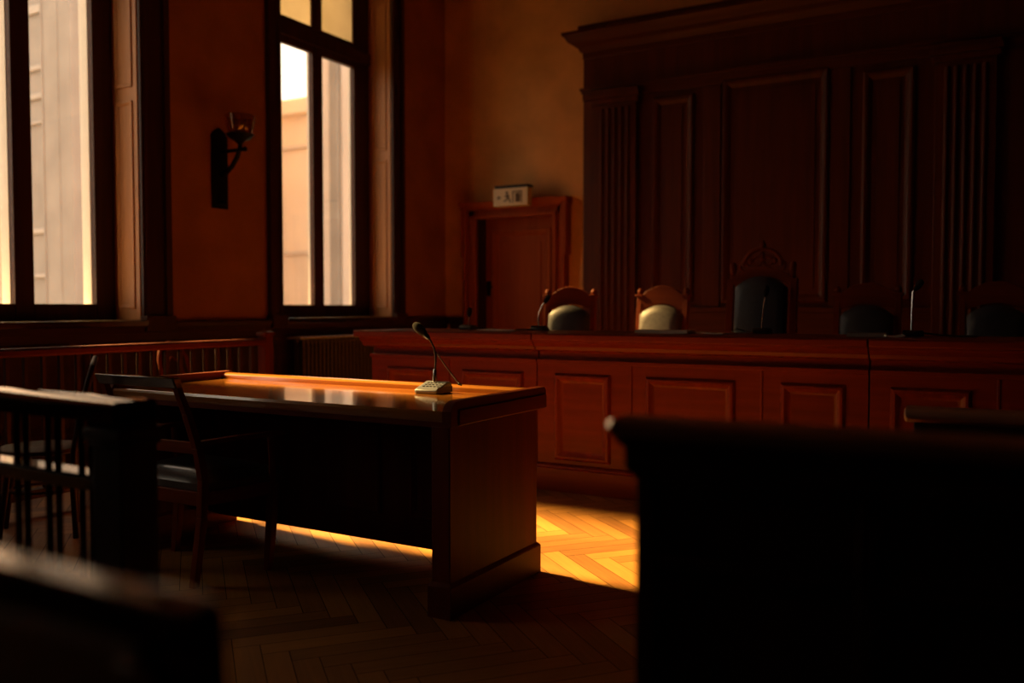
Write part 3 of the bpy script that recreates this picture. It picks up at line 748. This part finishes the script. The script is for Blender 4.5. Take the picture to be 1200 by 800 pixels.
# ------------------------------------------------------------------ pew in front of the camera
def pew():
    t = thing('pew', (-.475, .405, 0), 'black pew with a broad rounded back rail close to the camera', 'bench')
    MB().prism([(-.022,.955),(-.03,.975),(-.02,.998),(.016,.998),(.026,.98),(.02,.955)], 'x', -1.9, 0).build('cap_rail', M['black_x'], t, bevel=.006, seg=3)
    bk = MB(); bk.box(-1.88, -.03, -.02, .01, .12, .966)
    for k in range(4): bk.mould(-.46*(k+1), -.46*k-.06, .25, .88, -.02, [(0,0),(0,.01),(.015,.014),(.04,0)])
    bk.build('back_panel', M['black_z'], t, bevel=.003)
    MB().box(-1.88, -.03, .01, .42, .42, .45).build('seat', M['black_x'], t, bevel=.006)
    for x in (-1.89, -.04):
        MB().prism([(-.04,0),(.44,0),(.44,.43),(.40,.62),(.30,.66),(.10,.66),(.03,.75),(.03,.965),(-.04,.965)], 'x', x, x+.035).build('end_panel', M['black_z'], t, bevel=.004)
pew()

# ------------------------------------------------------------------ panelled barrier close to the camera
def barrier():
    t = thing('panelled_barrier', (-.500, 1.255, 0), 'dark panelled wooden barrier with a moulded cap rail, beside the sunlit patch of floor', 'barrier', None, math.radians(3.0))
    W = 1.5
    MB().prism([(-.030,1.003),(-.036,1.010),(-.034,1.022),(-.024,1.030),(.040,1.030),(.050,1.020),(.048,1.004)], 'x', -.034, W).build('cap_rail', M['cap_x'], t, bevel=.006, seg=3)
    k = MB(); k.hull([(-.018,-.016,.985),(W,-.016,.985),(W,.03,.985),(-.018,.03,.985)], [(-.031,-.030,1.004),(W,-.030,1.004),(W,.042,1.004),(-.031,.042,1.004)])
    k.box(-.016, W, -.014, .028, .952, .986); k.hull([(0,-.004,.938),(W,-.004,.938),(W,.02,.938),(0,.02,.938)], [(-.016,-.014,.954),(W,-.014,.954),(W,.028,.954),(-.016,.028,.954)])
    k.build('bed_moulding', M['dark_x'], t, bevel=.002)
    f = MB(); f.box(.0, W, .006, .018, .06, .955)
    f.build('board', M['dark_z'], t)
    for x0, x1 in ((.0,.028), (.318,.34), (.80,.83), (1.3,1.33)):
        MB().box(x0, x1, -.004, .024, .0, .953).build('stile', M['dark_z'], t, bevel=.003)
    for z0, z1 in ((.93,.953), (.805,.823), (.0,.10)):
        for x0, x1 in ((.028,.318), (.34,.80), (.83,1.3)):
            MB().box(x0, x1, -.003, .02, z0, z1).build('rail', M['dark_x'], t, bevel=.003)
    for x0, x1 in ((.345,.795),):
        MB().mould(x0, x1, .83, .925, .006, [(0,0),(0,.006),(.006,.008),(.014,.002),(.016,0)]).build('panel_moulding', M['dark_x'], t)
    cp = MB(); nrm = Vector((-.62,-.64,.44)).normalized(); nrm.rotate(Matrix.Rotation(-math.radians(3.0), 3, 'Z')); c0 = Vector((-.032,-.032,1.024))
    cp.tube([c0-nrm*.004, c0+nrm*.0015, c0+nrm*.002], [.008,.008,.0075], 18)
    cp.build('glint_disc', M['chrome'], t)  # added chrome disc, tilted so the cap corner shows a bright glint
barrier()

# ------------------------------------------------------------------ low partition behind the lectern
def partition():
    t = thing('low_partition', (-.33, 3.36, 0), 'low wooden partition with a rounded cap rail, half hidden behind the panelled barrier', 'partition')
    L = 2.6
    MB().prism([(-.03,.80),(-.05,.815),(-.055,.835),(-.04,.853),(.04,.853),(.055,.835),(.05,.815),(.03,.80)], 'x', 0, L).build('cap_rail', M['cap_x'], t, bevel=.012, seg=3)
    p = MB(); p.box(.03, L-.03, -.022, .022, .0, .80)
    for k in range(4): p.mould(.12+k*.62, .64+k*.62, .15, .70, -.022, [(0,0),(0,.01),(.015,.014),(.04,0)])
    p.build('board', M['dark_z'], t, bevel=.003)
    MB().box(.03, L-.03, -.035, .035, 0, .10).build('plinth', M['dark_x'], t)
partition()

# ------------------------------------------------------------------ outside
ZG = -5.0
struct(MB().box(-70, -6.9, -40, 60, ZG-.2, ZG).build('ground_courtyard', M['paving']))
def building(name, label, x0, x1, y0, y1, zt, mat, bands, wins=(), pil=(), pmat=None, top=True):
    """front faces -y at y0"""
    t = thing(name, ((x0+x1)/2, y0, ZG), label, 'building'); c = (x0+x1)/2
    MB().box(x0-c, x1-c, 0, y1-y0, 0, zt-ZG).build('wall', mat, t)
    if top: MB().box(x0-c-.2, x1-c+.2, -.25, y1-y0, zt-ZG, zt-ZG+.35).build('roof_cornice', mat, t, bevel=.04)
    for z, h, o in bands: MB().box(x0-c-.03, x1-c+.03, -o, 0, z-ZG, z-ZG+h).build('string_course', M['stone'], t, bevel=.02)
    for x, w in pil: MB().box(x-c-w/2, x-c+w/2, -.12, 0, 0, zt-ZG).build('pilaster', pmat or mat, t, bevel=.03)
    for x, w, z0, z1 in wins:
        f = MB().box(x-c-w/2-.12, x-c+w/2+.12, -.1, 0, z0-ZG-.12, z1-ZG+.12).build('window_surround', M['stone'], t, bevel=.02)
        MB().box(x-c-w/2, x-c+w/2, -.11, -.09, z0-ZG, z1-ZG).build('window_glazing', M['dark_glass'], f)
    return t
wing = building('courtyard_wing', 'grey stone wing with ledges seen through the window nearest the camera', -14.85, -13.42, 9.0, 12, 14, M['stone_grey'], [])
for z, h in ((6.15,.14), (5.2,.09), (4.72,.10), (4.3,.05), (2.45,.09), (1.7,.07)):
    MB().box(-.72, -.07, -.06, 0, z-ZG, z-ZG+h).build('string_course', M['stone_mid'], wing, bevel=.02)
MB().box(-.07, .725, -.09, 0, 0, 19).box(-.07, -.03, -.11, -.09, 0, 19).box(.36, .39, -.10, -.09, 0, 19).build('projecting_bay', M['stone_grey'], wing, bevel=.01)
building('courtyard_house', 'peach rendered house filling the outermost window pane', -24, -15.3, 8.75, 14.6, 13, M['stone_peach'], [(4.5,.15,.1)])
building('distant_block', 'long peach block beneath the bright sky outside the door side window', -40, -13.05, 15, 26, 5.55, M['stone_peach'], [(4.8,.1,.08), (2.4,.1,.06)])
building('pale_tower', 'tall pale building with a grey pilaster outside the door side window', -12.72, -6.9, 14, 22, 16, M['stone'], [], pil=[(-12.22,.24), (-11.2,.24)], pmat=M['stone_dark'])

building('sun_blocker', 'tower-shaped block added out of frame to keep sun off the nearest window', -18, -16, -.7, 2.6, 13, M['stone'], [])  # unseen block, added only to stop sun entering the nearest window
# ------------------------------------------------------------------ light
w = bpy.data.worlds.new('sky'); S.world = w; w.use_nodes = True
bg = w.node_tree.nodes['Background']; bg.inputs[0].default_value = (1.0, .80, .58, 1); bg.inputs[1].default_value = 2.7
sun = bpy.data.lights.new('sun', 'SUN'); sun.energy = 43; sun.color = (1.0, .60, .18); sun.angle = math.radians(6.5)
so = bpy.data.objects.new('sun', sun); COL.objects.link(so)
el = math.radians(34.5)
so.rotation_euler = Vector((math.cos(el), -.03, -math.sin(el))).to_track_quat('-Z', 'Y').to_euler()
for i, (c, a0, a1) in enumerate(WIN):
    l = bpy.data.lights.new('window_portal', 'AREA'); l.shape = 'RECTANGLE'; l.size = ZT-ZS; l.size_y = a1-a0
    l.cycles.is_portal = True
    o = bpy.data.objects.new('window_portal', l); COL.objects.link(o); o.location = (-6.75, (a0+a1)/2, (ZS+ZT)/2); o.rotation_euler = (0, -PI/2, 0)

# ------------------------------------------------------------------ camera
cam = bpy.data.cameras.new('camera'); cam.sensor_width = 36; cam.lens = 36*1025/1200; cam.clip_start = .05; cam.clip_end = 300
co = bpy.data.objects.new('camera', cam); COL.objects.link(co)
co.location = (0, 0, 1.2)
co.rotation_euler = (PI/2-math.atan(40/1025), 0, math.radians(29.9))
cam.dof.use_dof = True; cam.dof.focus_distance = 3.95; cam.dof.aperture_fstop = 1.4
S.camera = co
vs = S.view_settings; vs.view_transform = 'Standard'; vs.look = 'None'; vs.gamma = 1.0; vs.use_curve_mapping = False; vs.exposure = 0.0
S.display_settings.display_device = 'sRGB'
S.cycles.use_denoising = True
S.cycles.max_bounces = 10; S.cycles.diffuse_bounces = 6; S.cycles.glossy_bounces = 4; S.cycles.transparent_max_bounces = 12
S.cycles.sample_clamp_indirect = 6.0; S.cycles.caustics_reflective = False; S.cycles.caustics_refractive = False
